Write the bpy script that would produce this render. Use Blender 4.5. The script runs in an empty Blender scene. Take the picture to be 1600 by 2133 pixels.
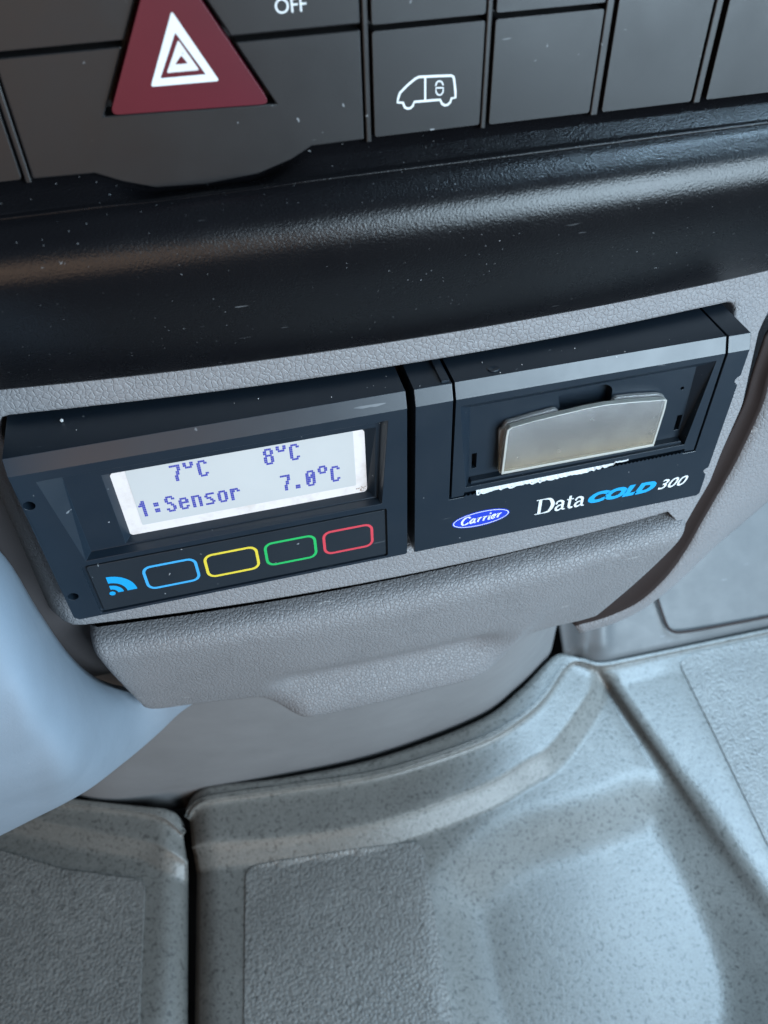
import bpy, bmesh, math, random
from mathutils import Vector, Matrix
from mathutils.geometry import tessellate_polygon, delaunay_2d_cdt
from mathutils.bvhtree import BVHTree

random.seed(7)
S = bpy.context.scene
COL = S.collection
FLOOR = 330.0


def V(p):
    """cab millimetres (right, down, out of the dash) -> world metres"""
    return Vector((p[0] * .001, -p[2] * .001, (FLOOR - p[1]) * .001))


def D(p):
    """direction in cab axes -> world"""
    return Vector((p[0], -p[2], -p[1]))


# ------------------------------------------------------------------ camera
cam = bpy.data.cameras.new('camera')
cam_o = bpy.data.objects.new('camera', cam)
COL.objects.link(cam_o)
S.camera = cam_o
cam.sensor_fit = 'HORIZONTAL'
cam.sensor_width = 36
cam.lens = 38.700
r_, u_, b_ = D((0.97021, 0.02090, 0.24137)), D((0.18631, -0.70124, -0.68815)), D((-0.15488, -0.71262, 0.68424))
m3 = Matrix((r_, u_, b_)).transposed()
cam_o.matrix_world = Matrix.Translation(V((51.08354, -123.12529, 150.33383))) @ m3.to_4x4()
cam.clip_start = .005
cam.clip_end = 50
cam.dof.use_dof = True
cam.dof.focus_distance = .208
cam.dof.aperture_fstop = 30

# ------------------------------------------------------------------ light
W = bpy.data.worlds.new('World')
S.world = W
W.use_nodes = True
W.node_tree.nodes['Background'].inputs[0].default_value = (.50, .57, .66, 1)
W.node_tree.nodes['Background'].inputs[1].default_value = .10


def area(name, loc, target, sx, sy, power, col):
    l = bpy.data.lights.new(name, 'AREA')
    l.shape = 'RECTANGLE'
    l.size, l.size_y, l.energy, l.color = sx, sy, power, col
    o = bpy.data.objects.new(name, l)
    COL.objects.link(o)
    o.location = V(loc)
    o.rotation_euler = (V(target) - V(loc)).to_track_quat('-Z', 'Y').to_euler()
    return o


# daylight through the passenger window (cool) and the driver's side (warm, weaker)
area('passenger_door_light', (560, -140, 750), (100, 60, 0), .50, .66, 20.5, (.66, .85, 1.0))
area('passenger_window_light', (950, -480, 160), (160, 250, 0), .60, .45, 6.0, (.50, .76, 1.0))
area('floor_sheen_light', (450, -500, -170), (190, 315, 30), .34, .28, 16.0, (.50, .76, 1.0))  # added lamp behind the dash, brightens the hollow in the floor cover
area('driver_side_light', (-220, 20, 790), (20, 60, -10), .60, .50, 2.0, (1.0, .68, .46))

S.view_settings.view_transform = 'Standard'
S.view_settings.look = 'None'
S.view_settings.exposure = 0
S.view_settings.gamma = 1
S.view_settings.use_curve_mapping = False
S.cycles.max_bounces = 8
S.cycles.use_denoising = True


# ------------------------------------------------------------------ materials
class NT:
    def __init__(self, name):
        self.m = bpy.data.materials.new(name)
        self.m.use_nodes = True
        self.t = self.m.node_tree
        self.b = self.t.nodes['Principled BSDF']
        self.tc = self.n('ShaderNodeTexCoord')

    def n(self, kind, **kw):
        nd = self.t.nodes.new(kind)
        for k, v in kw.items():
            setattr(nd, k, v)
        return nd

    def l(self, a, b):
        self.t.links.new(a, b)

    def noise(self, scale, detail=2, rough=.5, vec=None):
        nd = self.n('ShaderNodeTexNoise')
        nd.inputs['Scale'].default_value = scale
        nd.inputs['Detail'].default_value = detail
        nd.inputs['Roughness'].default_value = rough
        self.l(vec or self.tc.outputs['Object'], nd.inputs['Vector'])
        return nd

    def ramp(self, src, stops):
        nd = self.n('ShaderNodeValToRGB')
        e = nd.color_ramp.elements
        while len(e) < len(stops):
            e.new(.5)
        for i, (p, c) in enumerate(stops):
            e[i].position = p
            e[i].color = c if len(c) == 4 else (*c, 1)
        self.l(src, nd.inputs[0])
        return nd

    def math(self, op, a, b=None):
        nd = self.n('ShaderNodeMath', operation=op)
        for i, x in enumerate((a, b)):
            if x is None:
                continue
            if isinstance(x, (int, float)):
                nd.inputs[i].default_value = x
            else:
                self.l(x, nd.inputs[i])
        return nd.outputs[0]

    def mix(self, fac, a, b):
        nd = self.n('ShaderNodeMix', data_type='RGBA')
        for s, x in ((0, fac), (6, a), (7, b)):
            if isinstance(x, (int, float)):
                nd.inputs[s].default_value = x
            elif isinstance(x, tuple):
                nd.inputs[s].default_value = (*x, 1) if len(x) == 3 else x
            else:
                self.l(x, nd.inputs[s])
        return nd.outputs[2]

    def bump(self, height, strength, dist, prev=None):
        nd = self.n('ShaderNodeBump')
        nd.inputs['Strength'].default_value = strength
        nd.inputs['Distance'].default_value = dist
        self.l(height, nd.inputs['Height'])
        if prev:
            self.l(prev, nd.inputs['Normal'])
        return nd.outputs[0]

    def set(self, **kw):
        for k, v in kw.items():
            i = self.b.inputs[k.replace('_', ' ')]
            if isinstance(v, tuple):
                i.default_value = (*v, 1) if len(v) == 3 else v
            elif isinstance(v, (int, float)):
                i.default_value = v
            else:
                self.l(v, i)
        return self

    def specks(self, scale, size, keep, vec=None):
        """sparse dust flecks: 0..1 mask"""
        nz = self.noise(scale * 2.3, 1)
        add = self.n('ShaderNodeVectorMath', operation='MULTIPLY_ADD')
        self.l(nz.outputs['Color'], add.inputs[0])
        add.inputs[1].default_value = (.6 / scale,) * 3
        self.l(self.tc.outputs['Object'], add.inputs[2])
        v = self.n('ShaderNodeTexVoronoi')
        v.inputs['Scale'].default_value = scale
        self.l(add.outputs[0], v.inputs['Vector'])
        near = self.math('LESS_THAN', v.outputs['Distance'], size)
        sep = self.n('ShaderNodeSeparateColor')
        self.l(v.outputs['Color'], sep.inputs[0])
        pick = self.math('GREATER_THAN', sep.outputs[0], 1 - keep)
        return self.math('MULTIPLY', near, pick)


def plastic(name, col, rough, grain=0., gscale=2500, dust=.0, dscale=160, spec=.5, var=.15):
    t = NT(name)
    nz = t.noise(35, 4, .6)
    lo = tuple(c * (1 - var) for c in col)
    hi = tuple(c * (1 + var) for c in col)
    c = t.mix(nz.outputs['Fac'], lo, hi)
    if dust:
        s1 = t.specks(dscale, .055, dust)
        s2 = t.specks(dscale * 3.1, .11, dust * .8)
        patch = t.ramp(t.noise(28, 3, .6).outputs['Fac'], [(.40, (.12, .12, .12)), (.62, (1, 1, 1))])
        fibre = t.n('ShaderNodeTexNoise')
        fm = t.n('ShaderNodeMapping')
        fm.inputs['Scale'].default_value = (90, 700, 700)
        fm.inputs['Rotation'].default_value = (.3, .5, .7)
        t.l(t.tc.outputs['Object'], fm.inputs[0])
        t.l(fm.outputs[0], fibre.inputs['Vector'])
        fibre.inputs['Scale'].default_value = 1.0
        fib = t.ramp(fibre.outputs['Fac'], [(.745, (0, 0, 0)), (.765, (1, 1, 1))])
        sp = t.math('MAXIMUM', t.math('MAXIMUM', s1, s2), t.math('MULTIPLY', fib.outputs[0], .6))
        c = t.mix(t.math('MULTIPLY', t.math('MULTIPLY', sp, patch.outputs[0]), .5), c, (.40, .42, .44))
    rr = t.ramp(t.noise(60, 5, .65).outputs['Fac'], [(.3, (rough * .88,) * 3), (.7, (min(1, rough * 1.12),) * 3)])
    t.set(Base_Color=c, Roughness=rr.outputs[0])
    t.b.inputs['Specular IOR Level'].default_value = spec
    if grain:
        g = t.noise(gscale, 2, .6)
        t.set(Normal=t.bump(g.outputs['Fac'], grain, .0003))
    return t.m


def leather(name, col, cell=1.5, depth=1.0, rough=.5):
    t = NT(name)
    nz = t.noise(500, 2)
    add = t.n('ShaderNodeVectorMath', operation='MULTIPLY_ADD')
    t.l(nz.outputs['Color'], add.inputs[0])
    add.inputs[1].default_value = (.0011,) * 3
    t.l(t.tc.outputs['Object'], add.inputs[2])
    v = t.n('ShaderNodeTexVoronoi', feature='DISTANCE_TO_EDGE')
    v.inputs['Scale'].default_value = 1000 / cell
    t.l(add.outputs[0], v.inputs['Vector'])
    v2 = t.n('ShaderNodeTexVoronoi', feature='DISTANCE_TO_EDGE')
    v2.inputs['Scale'].default_value = 1750 / cell
    t.l(add.outputs[0], v2.inputs['Vector'])
    h = t.ramp(v.outputs['Distance'], [(0, (0, 0, 0)), (.16, (.8, .8, .8)), (.5, (1, 1, 1))])
    h2 = t.ramp(v2.outputs['Distance'], [(0, (0, 0, 0)), (.14, (1, 1, 1))])
    b1 = t.bump(h.outputs[0], .75 * depth, .00035)
    b2 = t.bump(h2.outputs[0], .30 * depth, .0002, b1)
    b3 = t.bump(t.noise(4200, 2).outputs['Fac'], .12, .0002, b2)
    var = t.noise(22, 3)
    c = t.mix(var.outputs['Fac'], tuple(x * .9 for x in col), tuple(x * 1.1 for x in col))
    fm = t.n('ShaderNodeMapping')
    fm.inputs['Scale'].default_value = (60, 420, 300)
    fm.inputs['Rotation'].default_value = (.2, .9, .4)
    t.l(t.tc.outputs['Object'], fm.inputs[0])
    sc = t.noise(1.0, 2, .5, fm.outputs[0])
    scuff = t.ramp(sc.outputs['Fac'], [(.73, (0, 0, 0)), (.77, (1, 1, 1))])
    c = t.mix(t.math('MULTIPLY', scuff.outputs[0], .35), c, (.5, .5, .5))
    grime = t.ramp(t.noise(60, 4, .7).outputs['Fac'], [(.5, (0, 0, 0)), (.8, (1, 1, 1))])
    c = t.mix(t.math('MULTIPLY', grime.outputs[0], .35), c, tuple(x * .6 for x in col))
    t.set(Base_Color=c, Roughness=rough, Normal=b3)
    t.b.inputs['Specular IOR Level'].default_value = .45
    return t.m


def flat(name, col, rough=.45, emit=0.):
    t = NT(name)
    n = t.noise(400, 2)
    c = t.mix(n.outputs['Fac'], tuple(x * .93 for x in col), tuple(min(1, x * 1.05) for x in col))
    t.set(Base_Color=c, Roughness=rough)
    if emit:
        t.set(Emission_Color=c, Emission_Strength=emit)
    return t.m


def rubber(name, col, fleck, coarse=0.):
    """moulded floor covering: mottled, with dark pits; coarse > 0 adds the pebbled tread relief"""
    t = NT(name)
    n1 = t.noise(14, 5, .68)
    n2 = t.noise(480, 4, .7)
    n4 = t.noise(1100, 3, .7)
    n3 = t.noise(90, 3, .6)
    wear = t.ramp(n1.outputs['Fac'], [(.38, (0, 0, 0)), (.64, (1, 1, 1))])
    c = t.mix(wear.outputs[0], tuple(x * .88 for x in col), tuple(x * 1.1 for x in col))
    pits = t.ramp(n2.outputs['Fac'], [(.38, (1, 1, 1)), (.45, (0, 0, 0))])
    c = t.mix(t.math('MULTIPLY', pits.outputs[0], fleck), c, tuple(x * .35 for x in col))
    fine = t.ramp(n4.outputs['Fac'], [(.40, (1, 1, 1)), (.52, (0, 0, 0))])
    c = t.mix(t.math('MULTIPLY', fine.outputs[0], .45), c, tuple(x * .5 for x in col))
    pale = t.ramp(n3.outputs['Fac'], [(.56, (0, 0, 0)), (.75, (1, 1, 1))])
    c = t.mix(t.math('MULTIPLY', pale.outputs[0], .22), c, tuple(min(1, x * 1.7) for x in col))
    nb = t.bump(n2.outputs['Fac'], .32, .0008)
    if coarse:
        v = t.n('ShaderNodeTexVoronoi', feature='F1')
        v.inputs['Scale'].default_value = 620
        t.l(t.tc.outputs['Object'], v.inputs['Vector'])
        nb = t.bump(t.math('SUBTRACT', 1.0, v.outputs['Distance']), coarse, .0016, nb)
    t.set(Base_Color=c, Roughness=.34, Normal=nb)
    t.b.inputs['Specular IOR Level'].default_value = .4
    return t.m


M = dict(
    device=plastic('device_plastic', (.008, .0145, .023), .36, .03, 5200, .08, 150),
    membrane=plastic('keypad_membrane', (.012, .017, .023), .36, .02, 5200, .10, 140),
    trim=plastic('trim_black', (.004, .004, .005), .27, .30, 2100, .22, 330, .36),
    switch=plastic('switch_black', (.009, .009, .010), .40, .04, 3000, .14, 150, .35),
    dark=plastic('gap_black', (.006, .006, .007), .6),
    groove=plastic('groove_brown', (.026, .019, .018), .75, spec=.12),
    bay=plastic('bay_shade_brown', (.050, .044, .045), .7, spec=.2),  # shade beside the drawer put into the brown
    leather=leather('fascia_grain', (.190, .188, .196), 1.4, .65),
    leather2=leather('drawer_grain', (.168, .166, .172), 1.2, .75, .44),
    column=plastic('column_plastic', (.17, .168, .172), .52, .08, 2600, .03, 160),
    lever=plastic('lever_plastic', (.165, .20, .24), .52, .22, 1500, .02, 150),
    floor=rubber('floor_cover', (.132, .128, .119), .85),
    tread=rubber('floor_tread', (.158, .153, .145), .7, .30),
    wallp=plastic('footwell_plastic', (.07, .073, .076), .5, .10, 900, .03, 200),
    white=flat('print_white', (.60, .62, .63)),
    blue=flat('print_blue', (.010, .035, .42)),
    cyan=flat('print_cyan', (.005, .27, .56)),
    yellow=flat('print_yellow', (.60, .47, .04)),
    green=flat('print_green', (.015, .35, .09)),
    red=flat('print_red', (.50, .045, .065)),
    sky=flat('print_sky', (.04, .29, .56)),
    lcd_ink=flat('lcd_ink', (.035, .04, .30), .5),
    paper=flat('paper', (.55, .565, .575), .8),
    chrome=flat('worn_edge', (.45, .45, .47), .3),
)


def lcd_material():
    t = NT('lcd_glass')
    n = t.noise(70, 3)
    c = t.mix(n.outputs['Fac'], (.385, .385, .385), (.43, .43, .425))
    t.set(Base_Color=c, Roughness=.35, Emission_Color=c, Emission_Strength=.15)
    return t.m


def frame_material():
    t = NT('lcd_rim')
    n = t.noise(140, 4, .7)
    c = t.mix(t.ramp(n.outputs['Fac'], [(.45, (0, 0, 0)), (.8, (1, 1, 1))]).outputs[0], (.52, .485, .48), (.40, .35, .32))
    t.set(Base_Color=c, Roughness=.5, Emission_Color=c, Emission_Strength=.26)
    return t.m


def hazard_material():
    t = NT('hazard_red')
    n = t.noise(120, 3)
    c = t.mix(n.outputs['Fac'], (.062, .0015, .008), (.080, .002, .011))
    t.set(Base_Color=c, Roughness=.36, Specular_IOR_Level=.35)
    return t.m


def worn_material():
    t = NT('worn_white_print')
    n = t.noise(900, 4, .7)
    c = t.mix(t.ramp(n.outputs['Fac'], [(.33, (1, 1, 1)), (.41, (0, 0, 0))]).outputs[0], (.58, .57, .57), (.10, .012, .02))
    t.set(Base_Color=c, Roughness=.45)
    return t.m


def cover_material():
    t = NT('smoky_clear_plastic')
    n = t.noise(110, 4, .65)
    g = t.n('ShaderNodeSeparateXYZ')
    t.l(t.tc.outputs['Generated'], g.inputs[0])
    low = t.ramp(g.outputs[2], [(.0, (.66, .57, .42)), (.30, (.60, .57, .52)), (.62, (.55, .545, .535)), (1.0, (.66, .67, .68))])  # yellowed at the bottom; the paler top is a reflection put into the colour
    blot = t.ramp(n.outputs['Fac'], [(.38, (.86, .86, .86)), (.62, (1.06, 1.06, 1.06))])
    mul = t.n('ShaderNodeMix', data_type='RGBA', blend_type='MULTIPLY')
    mul.inputs[0].default_value = 1
    t.l(low.outputs[0], mul.inputs[6])
    t.l(blot.outputs[0], mul.inputs[7])
    t.set(Base_Color=mul.outputs[2], Roughness=.22, Transmission_Weight=.78, IOR=1.45)
    s = t.specks(260, .12, .2)
    t.set(Roughness=t.math('ADD', t.math('MULTIPLY', s, .4), .20))
    return t.m


M['lcd'] = lcd_material()
M['lcd_rim'] = frame_material()
M['hazard'] = hazard_material()
M['worn'] = worn_material()
M['cover'] = cover_material()
t_ = NT('cover_edge')
t_.set(Base_Color=(.60, .60, .56), Roughness=.3, Transmission_Weight=.45)
M['cover_edge'] = t_.m


# ------------------------------------------------------------------ mesh helpers
def thing(name, label, cat, at, group=None):
    o = bpy.data.objects.new(name, None)
    o.empty_display_size = .01
    COL.objects.link(o)
    o.location = V(at)
    o['label'] = label
    o['category'] = cat
    if group:
        o['group'] = group
    bpy.context.view_layer.update()
    return o


def put(name, me, mat, parent=None, label=None, cat=None, kind=None, bevel=0, solid=0, smooth=False, seg=2):
    o = bpy.data.objects.new(name, me)
    COL.objects.link(o)
    for mm in (mat if isinstance(mat, (list, tuple)) else [mat]):
        me.materials.append(mm)
    if smooth:
        for p in me.polygons:
            p.use_smooth = True
    if parent:
        o.parent = parent
        o.matrix_parent_inverse = parent.matrix_world.inverted()
    if label:
        o['label'] = label
    if cat:
        o['category'] = cat
    if kind:
        o['kind'] = kind
    if solid:
        s = o.modifiers.new('thickness', 'SOLIDIFY')
        s.thickness = solid * .001
        s.offset = -1
    if bevel:
        b = o.modifiers.new('edges', 'BEVEL')
        b.width = bevel * .001
        b.segments = seg
        b.limit_method = 'ANGLE'
        b.angle_limit = math.radians(28)
    return o


def mesh(name, pts, faces):
    me = bpy.data.meshes.new(name)
    me.from_pydata([V(p) for p in pts], [], faces)
    me.validate()
    me.update()
    return me


def cr(p0, p1, p2, p3, t):
    return tuple(.5 * (2 * b + (c - a) * t + (2 * a - 5 * b + 4 * c - d) * t * t + (3 * b - a - 3 * c + d) * t ** 3)
                 for a, b, c, d in zip(p0, p1, p2, p3))


def curve(ctrl, n, closed=False, per=14):
    """smooth curve through control points, resampled to n points evenly"""
    k = len(ctrl)
    dense = []
    rng = k if closed else k - 1
    for i in range(rng):
        if closed:
            q = [ctrl[(i + j) % k] for j in (-1, 0, 1, 2)]
        else:
            a, b = ctrl[i], ctrl[i + 1]
            p0 = ctrl[i - 1] if i else tuple(2 * x - y for x, y in zip(a, b))
            p3 = ctrl[i + 2] if i + 2 < k else tuple(2 * y - x for x, y in zip(a, b))
            q = [p0, a, b, p3]
        for s in range(per):
            dense.append(cr(*q, s / per))
    dense.append(ctrl[0] if closed else ctrl[-1])
    L = [0]
    for a, b in zip(dense, dense[1:]):
        L.append(L[-1] + math.dist(a, b))
    out = []
    j = 0
    m = n if not closed else n + 1
    for i in range(m):
        s = L[-1] * i / (m - 1)
        while j < len(L) - 2 and L[j + 1] < s:
            j += 1
        w = (s - L[j]) / max(1e-9, L[j + 1] - L[j])
        out.append(tuple(a + (b - a) * min(1, max(0, w)) for a, b in zip(dense[j], dense[j + 1])))
    return out[:n]


def grid_mesh(name, g, closed=False, face_to=(0.2, -.7, .7), fn=None):
    nv, nu = len(g), len(g[0])
    pts = [fn(p) if fn else p for r in g for p in r]
    fs = []
    for j in range(nv - 1):
        for i in range(nu if closed else nu - 1):
            a, b = j * nu + i, j * nu + (i + 1) % nu
            fs.append((a, b, b + nu, a + nu))
    me = mesh(name, pts, fs)
    want = D(face_to)
    if sum(p.normal.dot(want) * p.area for p in me.polygons) < 0:
        me.flip_normals()
    return me


def rows_smooth(rows, steps):
    """Catmull-Rom across rows; steps[i] subdivisions between row i and i+1"""
    out = []
    k = len(rows)
    for i in range(k - 1):
        st = steps[i] if isinstance(steps, (list, tuple)) else steps
        for s in range(st):
            r = []
            for c in range(len(rows[0])):
                a, b = rows[i][c], rows[i + 1][c]
                p0 = rows[i - 1][c] if i else tuple(2 * x - y for x, y in zip(a, b))
                p3 = rows[i + 2][c] if i + 2 < k else tuple(2 * y - x for x, y in zip(a, b))
                r.append(cr(p0, a, b, p3, s / st))
            out.append(r)
    out.append(rows[-1])
    return out


def rrect(x0, y0, x1, y1, r, n=5):
    pts = []
    for cx, cy, a0 in ((x1 - r, y0 + r, -90), (x1 - r, y1 - r, 0), (x0 + r, y1 - r, 90), (x0 + r, y0 + r, 180)):
        for i in range(n + 1):
            a = math.radians(a0 + 90 * i / n)
            pts.append((cx + r * math.cos(a), cy + r * math.sin(a)))
    return pts


def round_poly(p, r, n=4):
    """round the corners of a polygon by quadratic blends of reach r"""
    out = []
    for i in range(len(p)):
        a, b, c = Vector(p[i - 1]), Vector(p[i]), Vector(p[(i + 1) % len(p)])
        ra = min(r, (a - b).length * .45)
        rc = min(r, (c - b).length * .45)
        s, e = b + (a - b).normalized() * ra, b + (c - b).normalized() * rc
        for k in range(n + 1):
            t = k / n
            q = s * (1 - t) ** 2 + b * 2 * t * (1 - t) + e * t * t
            out.append((q.x, q.y))
    return out


def circle(cx, cy, r, n=20, sy=1):
    return [(cx + r * math.cos(2 * math.pi * i / n), cy + r * sy * math.sin(2 * math.pi * i / n)) for i in range(n)]


class Relief:
    """plate with stepped recesses, all in planes parallel to the dash face"""

    def __init__(self):
        self.v, self.f = [], []

    def add(self, loop, d):
        i = len(self.v)
        self.v += [(x, y, d) for x, y in loop]
        return list(range(i, i + len(loop)))

    def face(self, outer, holes):
        loops = [outer] + holes
        flatl = [i for l in loops for i in l]
        tris = tessellate_polygon([[Vector((self.v[i][0], self.v[i][1], 0)) for i in l] for l in loops])
        for t in tris:
            t = [flatl[k] for k in t]
            a, b, c = (self.v[k] for k in t)
            ar = (b[0] - a[0]) * (c[1] - a[1]) - (c[0] - a[0]) * (b[1] - a[1])
            self.f.append(tuple(t) if ar < 0 else tuple(reversed(t)))

    def wall(self, a, b):
        n = len(a)
        for i in range(n):
            j = (i + 1) % n
            self.f.append((a[i], a[j], b[j], b[i]))

    def level(self, loop, d, holes):
        """holes: (top loop, bottom loop, depth, nested holes or None for open)"""
        hl = []
        for h in holes:
            top = self.add(h[0], d)
            bot = self.add(h[1], d - h[2])
            hl.append(top)
            self.wall(top, bot)
            if h[3] is not None:
                self.level(bot, d - h[2], h[3])
        self.face(loop, hl)

    def build(self, name):
        me = mesh(name, self.v, self.f)
        bm = bmesh.new()
        bm.from_mesh(me)
        bmesh.ops.recalc_face_normals(bm, faces=bm.faces)
        bm.to_mesh(me)
        bm.free()
        want = D((0, 0, 1))
        big = max(me.polygons, key=lambda p: p.area if abs(p.normal.dot(want)) > .9 and p.center.y == p.center.y else 0)
        return me


def prism(loop, d0, d1, hole=None):
    """closed slab from depth d0 (back) to d1 (front)"""
    r = Relief()
    fr = r.add(loop, d1)
    bk = r.add(loop, d0)
    r.wall(fr, bk)
    hl = hb = []
    if hole:
        h1 = r.add(hole, d1)
        h0 = r.add(hole, d0)
        r.wall(h1, h0)
        hl, hb = [h1], [h0]
    r.face(fr, hl)
    r.face(bk, hb)
    return r.build('slab')


def band(pts, w, closed=False):
    """2-D ribbon polygon quads along points; w number or list"""
    n = len(pts)
    ws = w if isinstance(w, list) else [w] * n
    L, R_ = [], []
    for i in range(n):
        a = pts[(i - 1) % n] if closed or i else pts[i]
        b = pts[(i + 1) % n] if closed or i < n - 1 else pts[i]
        t = Vector((b[0] - a[0], b[1] - a[1]))
        t = t.normalized() if t.length else Vector((1, 0))
        nx, ny = -t.y, t.x
        L.append((pts[i][0] + nx * ws[i] / 2, pts[i][1] + ny * ws[i] / 2))
        R_.append((pts[i][0] - nx * ws[i] / 2, pts[i][1] - ny * ws[i] / 2))
    return L, R_


class Ink:
    """flat printing a few hundredths of a millimetre proud of its surface"""

    def __init__(self, d):
        self.d, self.v, self.f, self.k = d, [], [], 0

    def stroke(self, pts, w, closed=False):
        d = self.d + .012 * (self.k % 4)
        self.k += 1
        L, R_ = band(pts, w, closed)
        i0, n = len(self.v), len(pts)
        self.v += [(x, y, d) for x, y in L] + [(x, y, d) for x, y in R_]
        for i in range(n if closed else n - 1):
            j = (i + 1) % n
            self.f.append((i0 + i, i0 + j, i0 + n + j, i0 + n + i))
        return self

    def poly(self, pts, holes=()):
        d = self.d + .012 * (self.k % 4)
        self.k += 1
        loops = [pts, *holes]
        i0 = len(self.v)
        for l in loops:
            self.v += [(x, y, d) for x, y in l]
        for t in tessellate_polygon([[Vector((x, y, 0)) for x, y in l] for l in loops]):
            self.f.append(tuple(i0 + q for q in t))
        return self

    def build(self, name, mat, parent, label=None):
        me = mesh(name, self.v, self.f)
        want = D((0, 0, 1))
        bm = bmesh.new()
        bm.from_mesh(me)
        for f in bm.faces:
            f.normal_update()
            if f.normal.dot(want) < 0:
                f.normal_flip()
        bm.to_mesh(me)
        bm.free()
        return put(name, me, mat, parent, label)


def text2d(body, bold=0.0, shear=0.0):
    """outline of Blender's own built-in typeface as loose triangles in 2-D"""
    c = bpy.data.curves.new('lettering', 'FONT')
    c.body, c.offset, c.shear = body, bold, shear
    o = bpy.data.objects.new('lettering', c)
    COL.objects.link(o)
    bpy.context.view_layer.update()
    me = o.to_mesh()
    vs = [(v.co.x, v.co.y) for v in me.vertices]
    fs = [tuple(p.vertices) for p in me.polygons]
    o.to_mesh_clear()
    bpy.data.objects.remove(o)
    bpy.data.curves.remove(c)
    return vs, fs


def print_text(name, body, x0, x1, yb, h, d, mat, parent, bold=0., shear=0., label=None):
    vs, fs = text2d(body, bold, shear)
    ax, bx = min(v[0] for v in vs), max(v[0] for v in vs)
    ay, by = min(v[1] for v in vs), max(v[1] for v in vs)
    pts = [(x0 + (v[0] - ax) / (bx - ax) * (x1 - x0), yb - (v[1] - ay) / (by - ay) * h, d) for v in vs]
    ink = Ink(d)
    ink.v, ink.f = pts, fs
    return ink.build(name, mat, parent, label)


def arc(cx, cy, rx, ry, a0, a1, n=14):
    return [(cx + rx * math.cos(math.radians(a0 + (a1 - a0) * i / n)), cy + ry * math.sin(math.radians(a0 + (a1 - a0) * i / n)))
            for i in range(n + 1)]


# ================================================================== SETTING: floor and footwell
def sstep(a, b, x):
    t = min(1, max(0, (x - a) / (b - a)))
    return t * t * (3 - 2 * t)


def seg_dist(p, poly):
    """signed distance in plan to a closed polygon (negative inside)"""
    best, inside = 1e9, False
    x, y = p
    for i in range(len(poly)):
        (ax, ay), (bx, by) = poly[i - 1], poly[i]
        dx, dy = bx - ax, by - ay
        t = max(0, min(1, ((x - ax) * dx + (y - ay) * dy) / (dx * dx + dy * dy + 1e-9)))
        best = min(best, math.hypot(x - ax - t * dx, y - ay - t * dy))
        if (ay > y) != (by > y) and x < (bx - ax) * (y - ay) / (by - ay) + ax:
            inside = not inside
    return -best if inside else best


def on_loop(loop, n):
    L = [0]
    m = len(loop)
    for i in range(m):
        L.append(L[-1] + math.dist(loop[i], loop[(i + 1) % m]))
    out = []
    for k in range(n):
        s = L[-1] * k / n
        i = max(j for j in range(m) if L[j] <= s + 1e-9)
        w = (s - L[i]) / max(1e-9, L[i + 1] - L[i])
        a, b = loop[i], loop[(i + 1) % m]
        out.append((a[0] + (b[0] - a[0]) * w, a[1] + (b[1] - a[1]) * w))
    return out


NU = 150
# centre floor cover: rows from the console base towards the seats
cj = [(-14.36, 300.00, -71.76), (-10.12, 300.00, -76.82), (1.62, 300.00, -77.46), (43.04, 300.00, -71.88), (96.92, 300.00, -70.53), (155.82, 300.00, -78.71), (183.69, 300.00, -90.83), (203.54, 300.00, -102.92), (216.47, 300.00, -109.57), (224.95, 300.00, -105.87), (238.39, 300.00, -97.28), (263.06, 300.00, -96.17), (349.66, 300.00, -94.06), (399.78, 300.00, -93.14)]
c1 = [(-13.13, 301.00, -66.95), (-9.58, 301.00, -69.89), (3.24, 301.00, -69.35), (41.85, 301.00, -65.24), (94.47, 301.00, -60.77), (151.39, 301.00, -65.39), (178.72, 301.00, -73.32), (197.34, 301.00, -83.18), (217.18, 301.00, -99.66), (226.08, 301.00, -102.31), (238.39, 301.00, -95.49), (262.86, 301.00, -94.04), (348.73, 301.00, -92.02), (398.52, 301.00, -90.74)]
c2 = [(-13.20, 307.00, -51.46), (-9.72, 307.00, -51.08), (0.10, 307.00, -48.29), (37.38, 307.00, -41.82), (88.53, 307.00, -37.44), (144.09, 307.00, -42.58), (172.00, 307.00, -49.98), (191.89, 307.00, -56.68), (224.81, 307.00, -81.51), (236.76, 307.00, -95.79), (241.21, 304.00, -93.62), (263.60, 303.00, -92.74), (348.51, 303.00, -90.56), (398.08, 303.00, -88.91)]
def between(A, B, w, wy):
    return [(p[0] + (q[0] - p[0]) * w, p[1] + (q[1] - p[1]) * wy, p[2] + (q[2] - p[2]) * w) for p, q in zip(A, B)]


c1a, c1b, c2a = between(cj, c1, .93, .5), between(c1, c2, .09, .55), between(c1, c2, .9, .82)
c3 = [(p[0] + q[0] * 10, p[1] + (9 if i < 10 else 3), p[2] + q[1] * 10) for i, (p, q) in enumerate(zip(c2, [(0, 1)] * 6 + [(.3, .95), (.5, .87), (.7, .7), (.6, .8), (.3, .95), (.1, 1), (0, 1), (0, 1)]))]
GAP0, GAP1 = (-14.40, 315.00, -55.21), (-21.86, 315.00, 29.66)


def gap_x(dd):
    return GAP0[0] + (GAP1[0] - GAP0[0]) * (dd - GAP0[2]) / (GAP1[2] - GAP0[2])


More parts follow.
